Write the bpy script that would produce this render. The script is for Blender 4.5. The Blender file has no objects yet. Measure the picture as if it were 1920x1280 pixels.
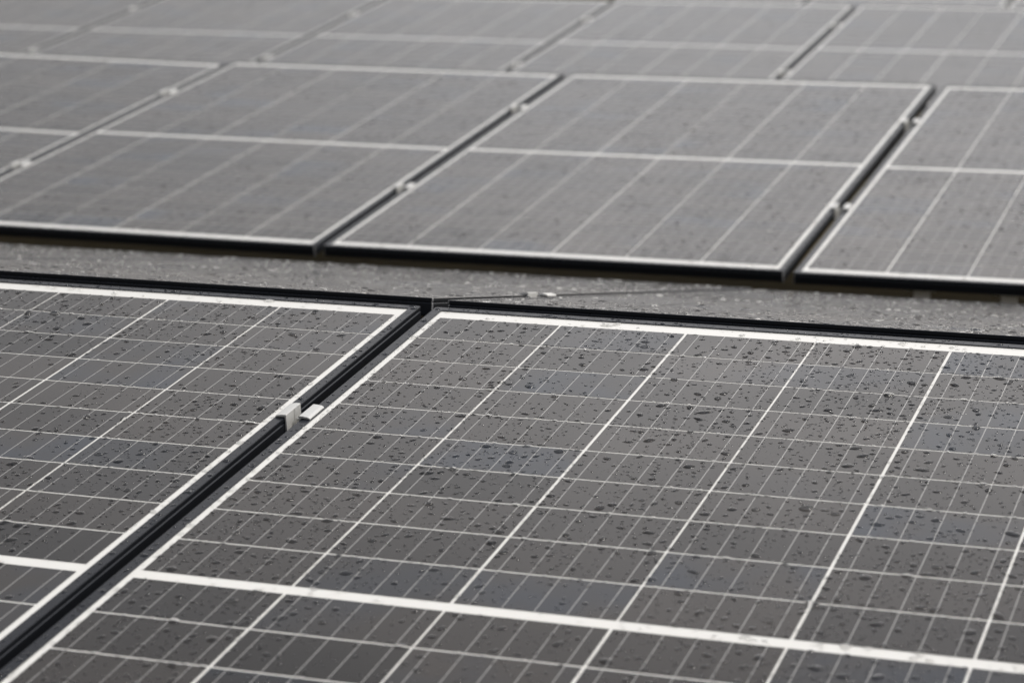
import bpy, bmesh, math, random
import numpy as np
from mathutils import Matrix, Vector, noise as mnoise

S = bpy.context.scene
COL = S.collection
R_ = math.radians

# ------------------------------------------------------------------ camera
TILT = 8.116                       # slope of the panels that face the viewer
cT, sT = math.cos(R_(TILT)), math.sin(R_(TILT))


def plane_to_world(u, v, n):
    """a point in the near panels' plane (u along the row, v up the slope, n off the glass) in world coordinates"""
    return Vector((u, v * cT - n * sT, v * sT + n * cT))


cam_data = bpy.data.cameras.new('camera')
cam = bpy.data.objects.new('camera', cam_data)
COL.objects.link(cam)
S.camera = cam
rx = plane_to_world(0.941784, 0.333126, -0.045506)
ry = -plane_to_world(0.064746, -0.312502, -0.947708)
rz = -plane_to_world(-0.329927, 0.889590, -0.315878)
pos = plane_to_world(1.106759, -2.729081, 0.941708)
cam.matrix_world = Matrix(((rx.x, ry.x, rz.x, pos.x), (rx.y, ry.y, rz.y, pos.y), (rx.z, ry.z, rz.z, pos.z), (0, 0, 0, 1)))
cam_data.sensor_width = 36
cam_data.lens = 4625.65 / 1920 * 36
cam_data.clip_start = 0.05
cam_data.clip_end = 3000
cam_data.dof.use_dof = True
cam_data.dof.focus_distance = 2.86
cam_data.dof.aperture_fstop = 6.3
cam_data.dof.aperture_blades = 7

# ------------------------------------------------------------------ sky and sun (overcast)
SUN_EL, SUN_AZ = 60, 72            # high, soft, behind thin cloud to the right
world = bpy.data.worlds.new('World')
S.world = world
world.use_nodes = True
wn, wl = world.node_tree.nodes, world.node_tree.links
wn.clear()
sky = wn.new('ShaderNodeTexSky')
sky.sky_type = 'NISHITA'
sky.sun_disc = False
sky.sun_elevation = R_(SUN_EL)
sky.sun_rotation = R_(SUN_AZ)
sky.air_density = 1.0
sky.dust_density = 4.0
sky.ozone_density = 1.0
hsv = wn.new('ShaderNodeHueSaturation')
hsv.inputs['Saturation'].default_value = 0.35
wl.new(sky.outputs[0], hsv.inputs['Color'])
cloud = wn.new('ShaderNodeMixRGB')   # the even grey of the cloud deck over the clear-sky gradient
cloud.inputs[0].default_value = 0.6
wl.new(hsv.outputs[0], cloud.inputs[1])
tc = wn.new('ShaderNodeTexCoord')
sx = wn.new('ShaderNodeSeparateXYZ')
wl.new(tc.outputs['Generated'], sx.inputs[0])
deck = wn.new('ShaderNodeMixRGB')
deck.inputs[1].default_value = (7.65, 7.22, 6.7, 1)
deck.inputs[2].default_value = (6.7, 7.4, 8.7, 1)
wl.new(sx.outputs[2], deck.inputs[0])
wl.new(deck.outputs[0], cloud.inputs[2])
cn = wn.new('ShaderNodeTexNoise')
cn.inputs['Scale'].default_value = 3.0
cn.inputs['Detail'].default_value = 5
wl.new(tc.outputs['Generated'], cn.inputs['Vector'])
cr = wn.new('ShaderNodeMapRange')
cr.inputs[1].default_value = 0.3
cr.inputs[2].default_value = 0.7
cr.inputs[3].default_value = 0.86
cr.inputs[4].default_value = 1.12
wl.new(cn.outputs['Fac'], cr.inputs[0])
mul = wn.new('ShaderNodeMixRGB')
mul.blend_type = 'MULTIPLY'
mul.inputs[0].default_value = 1
wl.new(cloud.outputs[0], mul.inputs[1])
wl.new(cr.outputs[0], mul.inputs[2])


def wmath(op, a, b=None):
    x = wn.new('ShaderNodeMath')
    x.operation = op
    for i, v in enumerate((a, b)):
        if isinstance(v, (int, float)):
            x.inputs[i].default_value = v
        elif v is not None:
            wl.new(v, x.inputs[i])
    return x.outputs[0]


# a brighter, slightly warm bank of thin cloud ahead, low over the rows
BANK_AZ, BANK_EL, BANK_W, BANK_H, BANK_GAIN = -8.0, 27.5, 17.0, 4.3, 0.60
el = wmath('ARCSINE', sx.outputs[2])
azn = wmath('ARCTAN2', sx.outputs[0], sx.outputs[1])
da = wmath('MULTIPLY', wmath('SUBTRACT', azn, R_(BANK_AZ)), 1 / R_(BANK_W))
de = wmath('MULTIPLY', wmath('SUBTRACT', el, R_(BANK_EL)), 1 / R_(BANK_H))
lobe = wmath('EXPONENT', wmath('MULTIPLY', wmath('ADD', wmath('MULTIPLY', da, da), wmath('MULTIPLY', de, de)), -0.5))
# bright strip added over the horizon ahead, to lift the glints behind the ridge
ha = wmath('MULTIPLY', wmath('SUBTRACT', azn, R_(-20)), 1 / R_(50))
he = wmath('MULTIPLY', wmath('SUBTRACT', el, R_(7)), 1 / R_(4.0))
strip = wmath('EXPONENT', wmath('MULTIPLY', wmath('ADD', wmath('MULTIPLY', ha, ha), wmath('MULTIPLY', he, he)), -0.5))
lobe = wmath('ADD', lobe, wmath('MULTIPLY', strip, 1.6))
back = wn.new('ShaderNodeMapRange')      # added dimming of the sky low behind the viewer, keeps frame fronts black
back.interpolation_type = 'SMOOTHSTEP'
for i, v in enumerate((0.35, -0.75, 1.0, 0.38)):
    back.inputs[i + 1].default_value = v
wl.new(wmath('SUBTRACT', wmath('ADD', sx.outputs[1], wmath('MULTIPLY', sx.outputs[2], 1.3)), wmath('MULTIPLY', sx.outputs[0], -0.35)), back.inputs[0])
shade = wn.new('ShaderNodeMixRGB')
shade.blend_type = 'MULTIPLY'
shade.inputs[0].default_value = 1
wl.new(mul.outputs[0], shade.inputs[1])
wl.new(back.outputs[0], shade.inputs[2])
# and a darker bank higher up ahead, the sky dimming towards the left
hz = wmath('SQRT', wmath('ADD', wmath('ADD', wmath('MULTIPLY', sx.outputs[0], sx.outputs[0]), wmath('MULTIPLY', sx.outputs[1], sx.outputs[1])), 1e-5))
side = wmath('DIVIDE', wmath('ADD', wmath('MULTIPLY', sx.outputs[0], math.sin(R_(40))), wmath('MULTIPLY', sx.outputs[1], math.cos(R_(40)))), hz)
lf = wn.new('ShaderNodeMapRange')
lf.interpolation_type = 'SMOOTHSTEP'
for i, v in enumerate((0.18, 0.60, 0.58, 1.0)):
    lf.inputs[i + 1].default_value = v
wl.new(side, lf.inputs[0])
za = wmath('MULTIPLY', wmath('SUBTRACT', azn, R_(-22)), 1 / R_(42))
ze = wmath('MULTIPLY', wmath('SUBTRACT', el, R_(41)), 1 / R_(7))
dk = wmath('SUBTRACT', 1.0, wmath('MULTIPLY', wmath('EXPONENT', wmath('MULTIPLY', wmath('ADD', wmath('MULTIPLY', za, za), wmath('MULTIPLY', ze, ze)), -0.5)), 0.74))
shade2 = wn.new('ShaderNodeMixRGB')
shade2.blend_type = 'MULTIPLY'
shade2.inputs[0].default_value = 1
wl.new(shade.outputs[0], shade2.inputs[1])
wl.new(wmath('MULTIPLY', lf.outputs[0], dk), shade2.inputs[2])
bank = wn.new('ShaderNodeMixRGB')
bank.blend_type = 'ADD'
bank.use_clamp = False
bank.inputs[0].default_value = 1
glow = wn.new('ShaderNodeVectorMath')
glow.operation = 'SCALE'
glow.inputs[0].default_value = (6.15 * BANK_GAIN, 5.55 * BANK_GAIN, 4.95 * BANK_GAIN)
wl.new(lobe, glow.inputs['Scale'])
wl.new(glow.outputs[0], bank.inputs[2])
wl.new(shade2.outputs[0], bank.inputs[1])
bg = wn.new('ShaderNodeBackground')
bg.inputs['Strength'].default_value = 0.13
wl.new(bank.outputs[0], bg.inputs['Color'])
wo = wn.new('ShaderNodeOutputWorld')
wl.new(bg.outputs[0], wo.inputs[0])

sd = bpy.data.lights.new('sun', 'SUN')
sd.energy = 1.5
sd.angle = R_(25)
sd.color = (1.0, 0.95, 0.87)
sun = bpy.data.objects.new('sun', sd)
COL.objects.link(sun)
az = R_(SUN_AZ)
sun_dir = Vector((math.sin(az) * math.cos(R_(SUN_EL)), math.cos(az) * math.cos(R_(SUN_EL)), math.sin(R_(SUN_EL))))
sun.rotation_euler = sun_dir.to_track_quat('Z', 'Y').to_euler()
sun.location = (0, 0, 20)

S.view_settings.view_transform = 'Standard'
S.view_settings.look = 'None'
S.view_settings.exposure = 0.15
S.view_settings.gamma = 1


# ------------------------------------------------------------------ helpers
def mesh_obj(name, verts, faces, mat=None, parent=None, smooth=False):
    me = bpy.data.meshes.new(name)
    me.from_pydata(verts, [], faces)
    if smooth:
        me.polygons.foreach_set('use_smooth', [True] * len(me.polygons))
    me.update()
    if mat:
        me.materials.append(mat)
    o = bpy.data.objects.new(name, me)
    COL.objects.link(o)
    if parent:
        o.parent = parent
    return o


def thing(name, label, cat, group=None):
    o = bpy.data.objects.new(name, None)
    o.empty_display_size = 0.05
    COL.objects.link(o)
    o['label'] = label
    o['category'] = cat
    if group:
        o['group'] = group
    return o


def copy_thing(src, label, group=None):
    r = src.copy()
    COL.objects.link(r)
    r['label'] = label
    if group:
        r['group'] = group
    for ch in src.children:
        c = ch.copy()
        COL.objects.link(c)
        c.parent = r
        for g in ch.children:
            d = g.copy()
            COL.objects.link(d)
            d.parent = c
    return r


class Nodes:
    def __init__(self, name):
        self.m = bpy.data.materials.new(name)
        self.m.use_nodes = True
        self.t = self.m.node_tree
        self.n, self.l = self.t.nodes, self.t.links
        self.b = self.n['Principled BSDF']

    def new(self, kind, **kw):
        x = self.n.new(kind)
        for k, v in kw.items():
            setattr(x, k, v)
        return x

    def math(self, op, a, b=None, c=None, clamp=False):
        x = self.n.new('ShaderNodeMath')
        x.operation = op
        x.use_clamp = clamp
        for i, v in enumerate((a, b, c)):
            if v is None:
                continue
            if isinstance(v, (int, float)):
                x.inputs[i].default_value = v
            else:
                self.l.new(v, x.inputs[i])
        return x.outputs[0]

    def mix(self, fac, a, b):
        x = self.n.new('ShaderNodeMixRGB')
        for i, v in enumerate((fac, a, b)):
            if isinstance(v, (int, float)):
                x.inputs[i].default_value = v
            elif isinstance(v, tuple):
                x.inputs[i].default_value = (*v, 1)
            else:
                self.l.new(v, x.inputs[i])
        return x.outputs[0]

    def noise(self, vec, scale, detail=3, rough=0.5):
        x = self.n.new('ShaderNodeTexNoise')
        x.inputs['Scale'].default_value = scale
        x.inputs['Detail'].default_value = detail
        x.inputs['Roughness'].default_value = rough
        if vec is not None:
            self.l.new(vec, x.inputs['Vector'])
        return x.outputs['Fac']

    def ramp(self, v, a, b, c=0.0, d=1.0):
        x = self.n.new('ShaderNodeMapRange')
        for i, k in enumerate((a, b, c, d)):
            x.inputs[i + 1].default_value = k
        self.l.new(v, x.inputs[0])
        return x.outputs[0]

    def set(self, key, v):
        if isinstance(v, (int, float)):
            self.b.inputs[key].default_value = v
        elif isinstance(v, tuple):
            self.b.inputs[key].default_value = (*v, 1)
        else:
            self.l.new(v, self.b.inputs[key])


# panel dimensions (metres)
PW, PL, PH = 0.9988, 1.690, 0.0235
PITCH, CELLW = 0.160, 0.1570
RPITCH, CELLH = 0.0801, 0.0769
SIDE = (PW - 5 * PITCH - CELLW) / 2
BAR = 0.0187
GLASS = PH - 0.0011
GAP = 0.0200
LIP = 0.0122


# ------------------------------------------------------------------ materials
def mat_cells():
    k = Nodes('silicon_cells')
    co = k.new('ShaderNodeTexCoord').outputs['Object']
    sep = k.new('ShaderNodeSeparateXYZ')
    k.l.new(co, sep.inputs[0])
    x = k.math('ADD', sep.outputs[0], PW / 2 - SIDE)
    t = k.math('PINGPONG', k.math('ADD', k.math('MODULO', k.math('ADD', x, PITCH * 4), PITCH), 0.0), 10)
    c = k.math('MULTIPLY', t, 5 / CELLW)
    d = k.math('ABSOLUTE', k.math('SUBTRACT', k.math('FRACT', c), 0.5))
    bus = k.math('LESS_THAN', d, 0.0135)
    # the fine printed fingers run across the busbars: only a faint grain at this size
    mp = k.new('ShaderNodeMapping')
    mp.inputs['Scale'].default_value = (420, 6, 1)
    k.l.new(co, mp.inputs[0])
    grain = k.noise(mp.outputs[0], 1.0, 2)
    geo = k.new('ShaderNodeNewGeometry')
    rnd = geo.outputs['Random Per Island']
    big = k.noise(geo.outputs['Position'], 5.5, 3, 0.55)
    blue = k.math('MULTIPLY', k.ramp(rnd, 0.55, 1.0, 0.0, 1.0), k.ramp(big, 0.42, 0.62, 0.0, 1.0), clamp=True)
    tone = k.math('ADD', k.math('MULTIPLY', k.math('FRACT', k.math('MULTIPLY', rnd, 7.31)), 0.6), k.math('MULTIPLY', k.ramp(k.noise(geo.outputs['Position'], 3.1, 2), 0.35, 0.65), 0.4))
    warm = k.mix(tone, (0.0170, 0.0158, 0.0150), (0.060, 0.0525, 0.0470))
    base = k.mix(k.math('MULTIPLY', blue, 0.75), warm, (0.026, 0.041, 0.064))
    base = k.mix(k.ramp(grain, 0.35, 0.75, 0.0, 0.15), base, (0.034, 0.032, 0.030))
    rgb = k.mix(bus, base, (0.44, 0.43, 0.41))
    k.set('Base Color', rgb)
    k.set('Roughness', k.ramp(k.noise(geo.outputs['Position'], 5.0, 2, 0.5), 0.3, 0.7, 0.12, 0.18))
    k.set('IOR', 1.5)
    return k.m


def mat_backsheet():
    k = Nodes('white_backsheet')
    co = k.new('ShaderNodeTexCoord').outputs['Object']
    n = k.noise(co, 38, 5, 0.6)
    k.set('Base Color', k.mix(k.ramp(n, 0.35, 0.7), (0.88, 0.86, 0.81), (0.855, 0.835, 0.785)))
    k.set('Roughness', 0.12)
    k.set('IOR', 1.5)
    return k.m


def mat_frame_side():
    k = Nodes('matt_black_frame_side')
    co = k.new('ShaderNodeTexCoord').outputs['Object']
    n = k.noise(co, 60, 4, 0.6)
    k.set('Base Color', k.mix(n, (0.0035, 0.0045, 0.007), (0.007, 0.0085, 0.012)))
    k.set('Roughness', 0.62)
    k.set('Specular IOR Level', 0.28)
    return k.m


def mat_frame():
    k = Nodes('black_anodised_frame')
    co = k.new('ShaderNodeTexCoord').outputs['Object']
    n = k.noise(co, 90, 4, 0.6)
    k.set('Base Color', k.mix(n, (0.005, 0.0065, 0.010), (0.010, 0.012, 0.018)))
    k.set('Roughness', k.ramp(n, 0.3, 0.7, 0.22, 0.34))
    k.set('IOR', 1.5)
    return k.m


def mat_alu(name, a, b, rough, metal):
    k = Nodes(name)
    co = k.new('ShaderNodeTexCoord').outputs['Object']
    mp = k.new('ShaderNodeMapping')
    mp.inputs['Scale'].default_value = (900, 25, 900)
    k.l.new(co, mp.inputs[0])
    n = k.noise(mp.outputs[0], 1.0, 3)
    k.set('Base Color', k.mix(n, a, b))
    k.set('Roughness', rough)
    k.set('Metallic', metal)
    return k.m


def mat_water():
    k = Nodes('rain_water')
    k.set('Base Color', (1, 1, 1))
    k.set('Roughness', 0.0)
    k.set('IOR', 1.333)
    k.set('Transmission Weight', 1.0)
    return k.m


def mat_ground():
    k = Nodes('bare_brown_soil')
    co = k.new('ShaderNodeNewGeometry').outputs['Position']
    a = k.noise(co, 0.8, 6, 0.6)
    b = k.noise(co, 26, 6, 0.7)
    col = k.mix(k.ramp(a, 0.35, 0.65), (0.095, 0.066, 0.020), (0.070, 0.056, 0.018))
    col = k.mix(k.ramp(b, 0.35, 0.7, 0.0, 0.6), col, (0.05, 0.038, 0.016))
    k.set('Base Color', col)
    k.set('Roughness', 0.95)
    k.set('Specular IOR Level', 0.05)
    bp = k.new('ShaderNodeBump')
    bp.inputs['Strength'].default_value = 0.8
    bp.inputs['Distance'].default_value = 0.03
    k.l.new(b, bp.inputs['Height'])
    k.l.new(bp.outputs[0], k.b.inputs['Normal'])
    return k.m


def mat_concrete():
    k = Nodes('rough_concrete')
    co = k.new('ShaderNodeTexCoord').outputs['Object']
    n = k.noise(co, 40, 6, 0.7)
    k.set('Base Color', k.mix(n, (0.22, 0.21, 0.19), (0.38, 0.37, 0.35)))
    k.set('Roughness', 0.9)
    return k.m


M_CELL, M_BACK, M_FRAME = mat_cells(), mat_backsheet(), mat_frame()
M_CLAMP = mat_alu('pale_aluminium', (0.80, 0.79, 0.76), (0.68, 0.67, 0.64), 0.42, 0.25)
M_SIDE = mat_frame_side()
M_EDGE = mat_alu('scraped_corner_edge', (0.42, 0.42, 0.42), (0.16, 0.16, 0.17), 0.4, 0.3)
M_STEEL = mat_alu('bolt_steel', (0.6, 0.6, 0.58), (0.45, 0.45, 0.44), 0.3, 0.9)
M_WATER, M_SOIL, M_CONC = mat_water(), mat_ground(), mat_concrete()

# ------------------------------------------------------------------ the ground
GROUND_Z = -0.47
gv, gf = [], []
GN = 24
xs = [math.copysign(abs(t) ** 3, t) * 400 for t in np.linspace(-1, 1, GN + 1)]
for j in range(GN + 1):
    for i in range(GN + 1):
        gv.append((xs[i], xs[j] + 5, GROUND_Z + 0.015 * mnoise.noise(Vector((xs[i] * 0.7, xs[j] * 0.7, 0)))))
for j in range(GN):
    for i in range(GN):
        a = j * (GN + 1) + i
        gf.append((a, a + 1, a + GN + 2, a + GN + 1))
ground = mesh_obj('ground', gv, gf, M_SOIL)
ground['kind'] = 'structure'
ground['label'] = 'bare brown ground under and beyond the rows of solar panels'


# ------------------------------------------------------------------ one solar panel
def frame_mesh(parent):
    prof = [(0.026, 0.0), (0.0006, 0.0), (0, 0.0006), (0, PH - 0.0074), (0.0011, PH - 0.0062), (0.0011, PH - 0.0050), (0, PH - 0.0045),
            (0, PH - 0.0008), (0.0002, PH - 0.0003), (0.0007, PH), (LIP - 0.0005, PH), (LIP, PH - 0.0004), (LIP, PH - 0.0016),
            (0.0018, PH - 0.0060), (0.0018, 0.002), (0.026, 0.002)]
    ch = 0.0016
    verts, faces, bare = [], [], []
    for d, z in prof:
        X, Y = PW / 2 - d, PL / 2 - d
        for px, py in ((X, Y - ch), (X - ch, Y), (-X + ch, Y), (-X, Y - ch), (-X, -Y + ch), (-X + ch, -Y), (X - ch, -Y), (X, -Y + ch)):
            verts.append((px, py, z))
    n = len(prof)
    for i in range(n):
        a, b = i * 8, ((i + 1) % n) * 8
        for k in range(8):
            q = (k + 1) % 8
            faces.append((a + k, b + k, b + q, a + q))
            bare.append(1 if k % 2 == 0 and i < 8 else 2 if i in (0, 1, 2, 4, 5, 6) or i > 12 else 0)
    o = mesh_obj('frame', verts, faces, M_FRAME, parent)
    o.data.materials.append(M_EDGE)
    o.data.materials.append(M_SIDE)
    o.data.polygons.foreach_set('material_index', bare)
    return o


def backsheet_mesh(parent):
    X, Y = PW / 2 - LIP + 0.002, PL / 2 - LIP + 0.002
    z1, z0 = GLASS - 0.0005, GLASS - 0.0045
    v = [(-X, -Y, z0), (X, -Y, z0), (X, Y, z0), (-X, Y, z0), (-X, -Y, z1), (X, -Y, z1), (X, Y, z1), (-X, Y, z1)]
    f = [(3, 2, 1, 0), (4, 5, 6, 7), (0, 1, 5, 4), (1, 2, 6, 5), (2, 3, 7, 6), (3, 0, 4, 7)]
    return mesh_obj('backsheet', v, f, M_BACK, parent)


rng = random.Random(7)


def cells_mesh(parent, upper):
    v, f = [], []
    for c in range(6):
        dx = rng.uniform(-0.0005, 0.0005)
        for r in range(10):
            x0 = -PW / 2 + SIDE + c * PITCH + dx
            if upper:
                y1 = BAR / 2 + (10 - r) * RPITCH - (RPITCH - CELLH)
            else:
                y1 = -BAR / 2 - r * RPITCH
            y0 = y1 - CELLH
            i = len(v)
            v += [(x0, y0, GLASS), (x0 + CELLW, y0, GLASS), (x0 + CELLW, y1, GLASS), (x0, y1, GLASS)]
            f.append((i, i + 1, i + 2, i + 3))
    return mesh_obj('cell_block', v, f, M_CELL, parent)


proto = thing('solar_panel', '', 'solar panel')
frame_mesh(proto)
backsheet_mesh(proto)
cells_mesh(proto, True)
cells_mesh(proto, False)
PANELS = []            # (matrix, row)
_first = [True]


def panel(row, origin, tilt, roll, label, group, label_yaw=0.0):
    """origin: world point of the panel's centre on the frame's top face; tilt: slope of local +y"""
    if _first[0]:
        o = proto
        o['label'] = label
        o['group'] = group
        _first[0] = False
    else:
        o = copy_thing(proto, label, group)
    m = Matrix.Translation(origin) @ Matrix.Rotation(R_(tilt), 4, 'X') @ Matrix.Rotation(roll, 4, 'Y') @ Matrix.Translation((0, 0, -PH))
    o.matrix_world = m
    PANELS.append((m, row))
    return m


GC = -0.0289          # near gap's centre line
W = 1.0188
PN = {}


def row_up(key, u0, v_front, n0, ids, labels, group, rolls=None, dn=None):
    for i, lab in zip(ids, labels):
        c = plane_to_world(u0 + (i + 0.5) * W, v_front + PL / 2, n0 + (dn or {}).get(i, 0))
        PN[key, i] = panel(key, c, TILT, (rolls or {}).get(i, 0), lab, group)


row_up('near', GC, 0.0340 - PL, 0.0, (-1, 0),
       ('near left solar panel, wet and beaded, left of the dark gap with the clamp',
        'large near right solar panel covered in raindrops, front row, right of the dark gap'),
       'near row of solar panels')

# the row behind the ridge falls away from the viewer
M_T = TILT - 16.364 - 0.28
M_O = plane_to_world(-0.020, 0.055, 0.0046)
MW = Vector((1, 0, 0))
MD = Vector((0, math.cos(R_(M_T)), math.sin(R_(M_T))))
for i, lab in ((-1, 'glistening grey panel behind the ridge above the near left panel, tilting away'),
               (0, 'glistening grey panel behind the ridge above the near right panel, tilting away'),
               (-2, 'sliver of panel beyond the ridge at the far left, tilting away, low contrast')):
    c = M_O + MW * ((i + 0.5) * W) + MD * (PL / 2) - Vector((0, 0, 0.0015 if i == 0 else 0))
    PN['ridge', i] = panel('ridge', c, M_T, 0, lab, 'panels sloping away behind the ridge')

B1U, B1V, B1N = GC - 2.010981, 1.864183 - 0.006, -0.50019
row_up('mid', B1U, B1V, B1N, (-1, 0, 1, 2),
       ('middle row panel cut off by the left edge, left of the leftmost thin gap',
        'middle row panel with a dark front edge, second from the left of that row',
        'middle row panel in the centre with both black gaps beside it complete',
        'middle row panel at the right, cut off by the right edge, beside the widest gap'),
       'blurred middle row of solar panels', {-1: 0.018, 0: 0.006, 1: -0.001, 2: -0.003}, {-1: 0.0065, 0: 0.001})

B2U, B2V, B2N = GC - 2.958099, 5.320164 - 0.004, -0.978981
row_up('back', B2U, B2V, B2N, (-2, -1, 0, 1, 2, 3),
       ('very blurred back row panel in the top left corner',
        'back row panel second from the left, behind the leftmost gap of the middle row',
        'back row panel third from the left, its clamps blurred to pale spots',
        'back row panel fourth from the left, its upper edge just inside the picture',
        'back row panel at the right, bluish, last before the right edge',
        'back row panel that continues that row past the right edge of the picture'),
       'very blurred back row of solar panels', {-2: 0.011, -1: 0.004, 0: 0.003, 1: 0.002, 2: 0.001}, {-2: 0.0065, -1: 0.001})

B3U, B3V, B3N = GC - 3.905 + 0.147 * W, 8.7761 - 0.004, -1.4578
row_up('last', B3U, B3V, B3N, (1, 2, 3),
       ('farthest panel peeking over the back row near the top centre',
        'farthest panel peeking over the back row, left of its blurred clamp',
        'farthest panel peeking over the back row in the top right corner'),
       'farthest row of solar panels')


# ------------------------------------------------------------------ clamps
def clamp_proto():
    o = thing('panel_clamp', '', 'clamp')
    hl = 0.0198
    out = [(-0.0212, 0.0001), (-0.0212, 0.0014), (-0.0185, 0.0028), (-0.0125, 0.0036), (-0.0082, 0.0036), (-0.0078, 0.0032), (-0.0078, -0.0280),
           (0.0078, -0.0280), (0.0078, 0.0032), (0.0082, 0.0036), (0.0125, 0.0036), (0.0185, 0.0028), (0.0212, 0.0014), (0.0212, 0.0001),
           (0.0180, 0.0008), (0.0102, 0.0011), (0.0096, 0.0007), (0.0096, -0.0300), (-0.0096, -0.0300), (-0.0096, 0.0007), (-0.0102, 0.0011), (-0.0180, 0.0008)]
    n = len(out)
    v, f = [], []
    ys = (-hl, hl * 0.12 - 0.0005, hl * 0.12 + 0.0005, hl)
    for y in ys:
        v += [(x, y, z) for x, z in out]
    for s in range(3):
        for i in range(n):
            j = (i + 1) % n
            if s == 1 and (5 <= i <= 8 or 16 <= i <= 19):
                continue          # the seam in the channel's inner walls
            f.append((s * n + i, s * n + j, (s + 1) * n + j, (s + 1) * n + i))
    # end caps, split into convex pieces
    for s, flip in ((0, False), (3, True)):
        b = s * n
        for q in ((0, 1, 2, 21), (2, 3, 20, 21), (3, 4, 5, 19, 20), (5, 6, 18, 19), (6, 7, 17, 18), (7, 8, 16, 17), (8, 9, 10, 15, 16), (10, 11, 14, 15), (11, 12, 13, 14)):
            q = [b + t for t in q]
            f.append(tuple(q if not flip else q[::-1]))
    mesh_obj('bracket', v, f, M_CLAMP, o)
    bm = bmesh.new()
    seg = 16
    rings = [(0.0048, -0.028), (0.0048, -0.0060), (0.0043, -0.0054), (0.0027, -0.0054), (0.0025, -0.0090), (0.0, -0.0090)]
    vs = [[bm.verts.new((r * math.cos(2 * math.pi * k / seg), r * math.sin(2 * math.pi * k / seg), z)) for k in range(seg)] if r else [bm.verts.new((0, 0, z))] for r, z in rings]
    for a, b in zip(vs, vs[1:]):
        for k in range(seg):
            q = (k + 1) % seg
            if len(b) == 1:
                bm.faces.new((a[k], a[q], b[0]))
            else:
                bm.faces.new((a[k], a[q], b[q], b[k]))
    me = bpy.data.meshes.new('bolt')
    bm.to_mesh(me)
    bm.free()
    me.materials.append(M_STEEL)
    b = bpy.data.objects.new('bolt', me)
    COL.objects.link(b)
    b.parent = o
    return o


CLAMP = clamp_proto()
_fc = [True]


def clamp(point, tilt, label, group):
    if _fc[0]:
        o = CLAMP
        o['label'] = label
        if group:
            o['group'] = group
        _fc[0] = False
    else:
        o = copy_thing(CLAMP, label, group)
    o.matrix_world = Matrix.Translation(point) @ Matrix.Rotation(R_(tilt), 4, 'X')


clamp(plane_to_world(GC, -0.364, 0), TILT, 'sharp pale metal clamp with two wings bridging the near black gap', 'clamps between the panels')
for g, s, lab in ((0, 0.385, 'small pale clamp behind the ridge, just right of the near gap\'s far end'),
                  ):
    clamp(M_O + MW * (g * W) + MD * s, M_T, lab, 'clamps between the panels')
for g, v, lab in ((0, 0.500, 'lower clamp in the leftmost gap of the middle row, at the left edge'),
                  (0, 1.290, 'upper clamp in the leftmost gap of the middle row'),
                  (1, 0.478, 'lower clamp in the middle row\'s central black gap'),
                  (1, 1.270, 'upper clamp in the middle row\'s central black gap'),
                  (2, 0.478, 'lower clamp in the middle row\'s rightmost black gap'),
                  (2, 1.270, 'upper clamp in the middle row\'s rightmost black gap')):
    clamp(plane_to_world(B1U + g * W, B1V + 0.006 + v, B1N + (0.004 if g == 0 else 0)), TILT, lab, 'clamps between the panels')
names = {-1: 'leftmost', 0: 'second', 1: 'third', 2: 'fourth'}
for g in (-1, 0, 1, 2):
    for v, ud in ((0.43, 'lower'), (1.28, 'upper')):
        clamp(plane_to_world(B2U + g * W, B2V + v, B2N), TILT, 'blurred %s clamp in the %s gap from the left of the back row' % (ud, names[g]), 'clamps between the panels')
clamp(plane_to_world(B3U + 3 * W, B3V + 0.73, B3N), TILT, 'faint blurred clamp of the farthest row at the top right', 'clamps between the panels')


# ------------------------------------------------------------------ supports under the middle row's front edge
def box(v, f, x0, x1, y0, y1, z0, z1, c=0.0):
    i = len(v)
    v += [(x0, y0, z0), (x1, y0, z0), (x1, y1, z0), (x0, y1, z0), (x0 + c, y0 + c, z1), (x1 - c, y0 + c, z1), (x1 - c, y1 - c, z1), (x0 + c, y1 - c, z1)]
    f += [tuple(i + t for t in q) for q in ((3, 2, 1, 0), (4, 5, 6, 7), (0, 1, 5, 4), (1, 2, 6, 5), (2, 3, 7, 6), (3, 0, 4, 7))]


def support(x, y, top, label, src=None):
    if src:
        o = copy_thing(src, label, 'supports under the middle row')
    else:
        o = thing('support_foot', label, 'support', 'supports under the middle row')
        h = top - GROUND_Z - 0.05
        v, f = [], []
        box(v, f, -0.15, 0.15, -0.10, 0.20, -0.02, 0.055, 0.008)
        mesh_obj('ballast_block', v, f, M_CONC, o)
        v, f = [], []
        box(v, f, -0.016, 0.016, -0.002, 0.002, 0.055, h + 0.05)
        box(v, f, -0.016, -0.012, 0.002, 0.034, 0.055, h + 0.05)
        mesh_obj('post', v, f, M_CLAMP, o)
        v, f = [], []
        box(v, f, -0.03, 0.03, -0.02, 0.05, h + 0.0505, h + 0.0545, 0.001)
        mesh_obj('head_plate', v, f, M_CLAMP, o)
    o.location = (x, y, GROUND_Z)
    return o


# ------------------------------------------------------------------ rain
rnd = np.random.default_rng(11)


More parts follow.
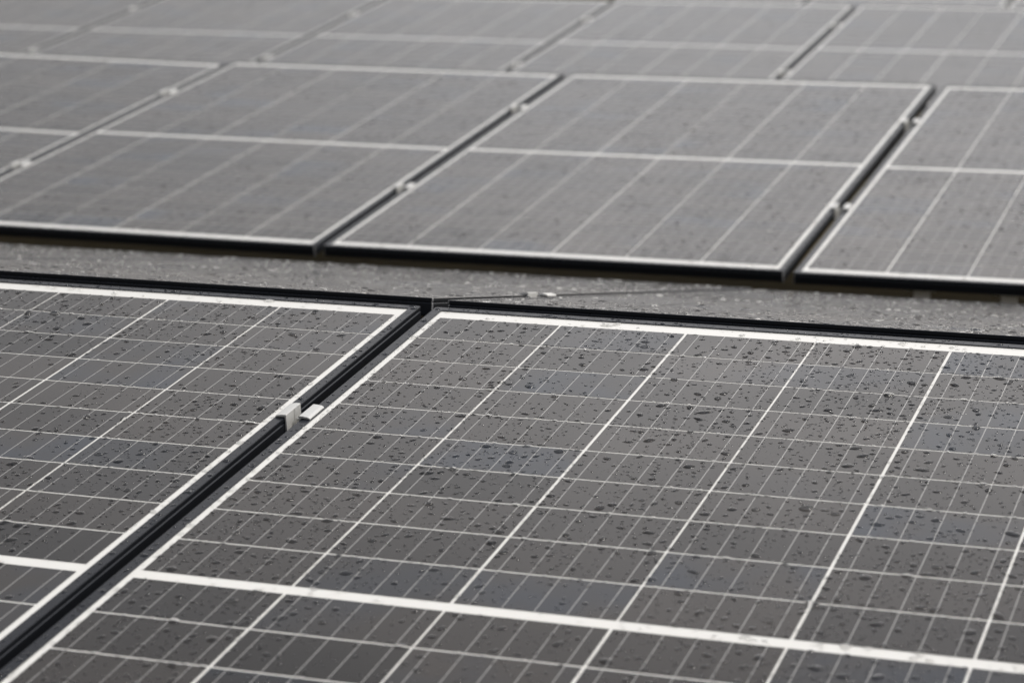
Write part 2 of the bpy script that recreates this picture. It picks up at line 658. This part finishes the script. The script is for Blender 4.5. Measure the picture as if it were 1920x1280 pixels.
def dome(a, contact, seg, rings, rs):
    """a sessile drop: wavy outline of radius a, cap with the given contact angle"""
    e = [(k, rs.uniform(0, 0.23 / k), rs.uniform(0, 6.283)) for k in (2, 3, 4)]
    st, sa = rs.uniform(1.0, 1.45), rs.uniform(0, math.pi)
    R = a / math.sin(contact)
    zc = R * math.cos(contact)
    fr = [1.0, 0.93, 0.78, 0.52, 0.24] if rings == 5 else [1.0, 0.84, 0.48]
    ang = np.arange(seg) * 2 * math.pi / seg
    out = np.ones(seg)
    for k, am, ph in e:
        out += am * np.cos(k * ang + ph)
    cx, cy = np.cos(ang) * out, np.sin(ang) * out
    c, s = math.cos(sa), math.sin(sa)
    px, py = c * cx + s * cy, (-s * cx + c * cy)
    px = px * st
    py = py / math.sqrt(st)
    X, Y = c * px - s * py, s * px + c * py
    V = []
    for q in fr:
        z = math.sqrt(max(R * R - (q * a) ** 2, 0)) - zc
        if q == 1.0:
            z = -0.00012
        V.append(np.stack([X * a * q, Y * a * q, np.full(seg, z)], 1))
    V = np.concatenate(V + [np.array([[0, 0, R - zc]])])
    F = []
    for r in range(len(fr) - 1):
        for k in range(seg):
            q = (k + 1) % seg
            F.append((r * seg + k, r * seg + q, (r + 1) * seg + q, (r + 1) * seg + k))
    b = (len(fr) - 1) * seg
    T = [(b + k, b + (k + 1) % seg, len(V) - 1) for k in range(seg)]
    return V, F, T


def scatter(x0, x1, y0, y1, per_m2, med, sig, lo, hi, big, big_lo, big_hi, dens, seed):
    """non-overlapping drops (x, y, radius), the largest first"""
    r = np.random.default_rng(seed)
    area = (x1 - x0) * (y1 - y0)
    rad = np.clip(np.exp(r.normal(math.log(med), sig, int(per_m2 * area))), lo, hi)
    rad = np.concatenate([rad, r.uniform(big_lo, big_hi, int(big * area))])
    rad = np.sort(rad)[::-1]
    cell = 0.016
    grid, res = {}, []
    for a in rad:
        for _ in range(6):
            x, y = r.uniform(x0, x1), r.uniform(y0, y1)
            if r.uniform() > dens(x, y):
                continue
            gx, gy = int(x // cell), int(y // cell)
            ok = True
            for ix in (gx - 1, gx, gx + 1):
                for iy in (gy - 1, gy, gy + 1):
                    for (qx, qy, qa) in grid.get((ix, iy), ()):
                        if (qx - x) ** 2 + (qy - y) ** 2 < (1.12 * (qa + a)) ** 2:
                            ok = False
                            break
                    if not ok:
                        break
                if not ok:
                    break
            if ok:
                grid.setdefault((gx, gy), []).append((x, y, a))
                res.append((x, y, a))
                break
    return res


def zone(x, y, a):
    """where on the panel a drop of radius a may sit: 'glass', 'frame' or None"""
    dx, dy = PW / 2 - abs(x), PL / 2 - abs(y)
    d = min(dx, dy)
    if d > LIP + a * 0.5:
        return 'glass'
    if 0.0008 + a < d < LIP - 0.0005 - a:
        return 'frame'
    return None


def patchy(off, scale, lo, hi):
    def f(x, y):
        n = mnoise.noise(Vector((x * scale + off, y * scale, off))) * 0.7 + mnoise.noise(Vector((x * scale * 4, y * scale * 4, off + 9))) * 0.4
        return min(1.0, max(0.04, lo + (hi - lo) * (1.5 * n + 0.5)))
    return f


AV, AF, AT = [], [], []      # the many small drops
BIGS = []                    # candidates for single drops: (radius on picture, panel key, x, y, a)
_base = [0]
_rs = random.Random(5)


def add_drops(key, drops, lod, keep=None, ca=(15, 32)):
    m = PN[key]
    mm = np.array(m)
    for i, (x, y, a) in enumerate(drops):
        z = zone(x, y, a)
        if z is None or (keep and i in keep):
            continue
        if z == 'glass' and key[0] == 'near' and (abs(y) < BAR / 2 or PL / 2 - y < 0.036) and i % 4:
            continue            # few drops cling to the smooth margins
        ct = R_(_rs.uniform(*ca) + (20 if _rs.random() < 0.2 else 0))
        seg, rings = ((14, 5) if a > 0.0025 else (10, 3)) if lod == 0 else (8, 3)
        V, F, T = dome(a, ct, seg, rings, _rs)
        V = V + np.array([x, y, GLASS if z == 'glass' else PH])
        V = V @ mm[:3, :3].T + mm[:3, 3]
        b = _base[0]
        AV.append(V)
        AF.append(np.array(F) + b)
        AT.append(np.array(T) + b)
        _base[0] += len(V)


def in_view(p):
    q = cam.matrix_world.inverted() @ p
    if q.z > -0.1:
        return False
    f = 4625.65
    sx, sy = 960 + f * q.x / -q.z, 640 - f * q.y / -q.z
    return 8 < sx < 1912 and 8 < sy < 1272


ORD = ['first', 'second', 'third', 'fourth', 'fifth', 'sixth', 'seventh', 'eighth', 'ninth', 'tenth', 'eleventh', 'twelfth', 'thirteenth', 'fourteenth', 'fifteenth']
near = {}
for key, x0, x1, dn in ((('near', -1), -PW / 2, PW / 2, patchy(3.1, 3.0, 0.05, 0.45)), (('near', 0), -PW / 2, PW / 2, patchy(8.4, 2.6, 0.35, 1.05))):
    near[key] = scatter(x0, x1, -0.42, PL / 2, 12000, 0.00150, 0.52, 0.0006, 0.0044, 210, 0.0040, 0.0070, dn, 21 + len(near))
cand = []
for key, drops in near.items():
    for i, (x, y, a) in enumerate(drops):
        cx = x + PW / 2 - SIDE
        c = int(cx // PITCH)
        if zone(x, y, a) != 'glass' or not 0 <= c < 6 or abs(y) < BAR / 2:
            continue
        if y > 0:
            r = int((BAR / 2 + 10 * RPITCH - y) // RPITCH)
        else:
            r = 10 + int((-y - BAR / 2) // RPITCH)
        p = PN[key] @ Vector((x, y, GLASS))
        if r < 0 or not in_view(p):
            continue
        cand.append((a, key, i, c, r))
cand.sort(reverse=True)
cand = cand[:280]
keep = {k: set() for k in near}
per_cell = {}
for a, key, i, c, r in cand:
    keep[key].add(i)
    per_cell.setdefault((key, c, r), []).append((a, i))
for key, drops in near.items():
    add_drops(key, drops, 0, keep[key])
SIZE = ['largest', 'second largest', 'third largest', 'fourth largest', 'fifth largest', 'sixth largest', 'seventh largest', 'eighth largest']
# drops standing on the frames' top faces
for n, key in enumerate((('near', -1), ('near', 0), ('ridge', -1), ('ridge', 0))):
    mid = LIP / 2
    for x0, x1, y0, y1 in ((-PW / 2, PW / 2, PL / 2 - LIP, PL / 2), (-PW / 2, PW / 2, -PL / 2, -PL / 2 + LIP), (-PW / 2, -PW / 2 + LIP, -PL / 2, PL / 2), (PW / 2 - LIP, PW / 2, -PL / 2, PL / 2)):
        dr = scatter(x0, x1, y0, y1, 9000, 0.0016, 0.45, 0.0006, 0.0044, 300, 0.0030, 0.0045, patchy(1.5 + n, 6.0, 0.5, 1.0), 80 + n)
        add_drops(key, [q for q in dr if zone(*q) == 'frame'], 0)
for (key, c, r), lst in sorted(per_cell.items()):
    lst.sort(reverse=True)
    for k, (a, i) in enumerate(lst):
        x, y, _ = near[key][i]
        V, F, T = dome(a, R_(_rs.uniform(18, 34) + (22 if _rs.random() < 0.25 else 0)), 18, 5, _rs)
        o = mesh_obj('raindrop', [tuple(t) for t in V], F + T, M_WATER, None, True)
        o.matrix_world = PN[key] @ Matrix.Translation((x, y, GLASS))
        side = 'left' if key[1] < 0 else 'right'
        col = 6 - c if key[1] < 0 else c + 1
        frm = 'right' if key[1] < 0 else 'left'
        o['label'] = '%s raindrop, near %s panel, %s cell column from %s, %s row down' % (SIZE[min(k, 7)], side, ORD[col - 1], frm, ORD[r])
        o['category'] = 'raindrop'
        o['group'] = 'large raindrops beaded on the near panels'

for n, key in enumerate((('ridge', -1), ('ridge', 0), ('ridge', -2))):
    dr = scatter(-PW / 2, PW / 2, -PL / 2, PL / 2, 2600, 0.0015, 0.5, 0.0006, 0.0045, 560, 0.0034, 0.0062, patchy(5.5 + n, 3.0, 0.4, 1.0), 40 + n)
    add_drops(key, dr, 1, None, (13, 32))
for n, key in enumerate(k for k in PN if k[0] in ('mid', 'back')):
    near_row = key[0] == 'mid'
    dr = scatter(-PW / 2, PW / 2, -PL / 2, PL / 2, 2400 if near_row else 600, 0.0018, 0.45, 0.0009, 0.0050, 180, 0.0035, 0.0058, patchy(2.5 + n, 3.0, 0.4, 1.0), 60 + n)
    add_drops(key, dr, 1)

V = np.concatenate(AV)
F4, F3 = np.concatenate(AF), np.concatenate(AT)
me = bpy.data.meshes.new('raindrops')
me.vertices.add(len(V))
me.vertices.foreach_set('co', V.astype(np.float32).ravel())
loops = np.concatenate([F4.ravel(), F3.ravel()]).astype(np.int32)
me.loops.add(len(loops))
me.loops.foreach_set('vertex_index', loops)
starts = np.concatenate([np.arange(len(F4)) * 4, len(F4) * 4 + np.arange(len(F3)) * 3]).astype(np.int32)
me.polygons.add(len(starts))
me.polygons.foreach_set('loop_start', starts)
me.polygons.foreach_set('use_smooth', np.ones(len(starts), dtype=bool))
me.update(calc_edges=True)
me.validate()
me.materials.append(M_WATER)
rain = bpy.data.objects.new('raindrops', me)
COL.objects.link(rain)
rain['kind'] = 'stuff'
rain['label'] = 'countless small raindrops scattered over all the panels'
print('drops verts', len(V))

# the two feet one can make out under the middle row's right-hand panel
t1 = plane_to_world(B1U + 2.30, B1V + 0.025, B1N - PH)
s1 = support(t1.x, t1.y, t1.z - 0.006, 'blurred pale support post under the middle row, left one of the two at the right')
support(t1.x + 0.17, t1.y, t1.z - 0.006, 'blurred pale support post under the middle row, right one nearer the right edge', s1)
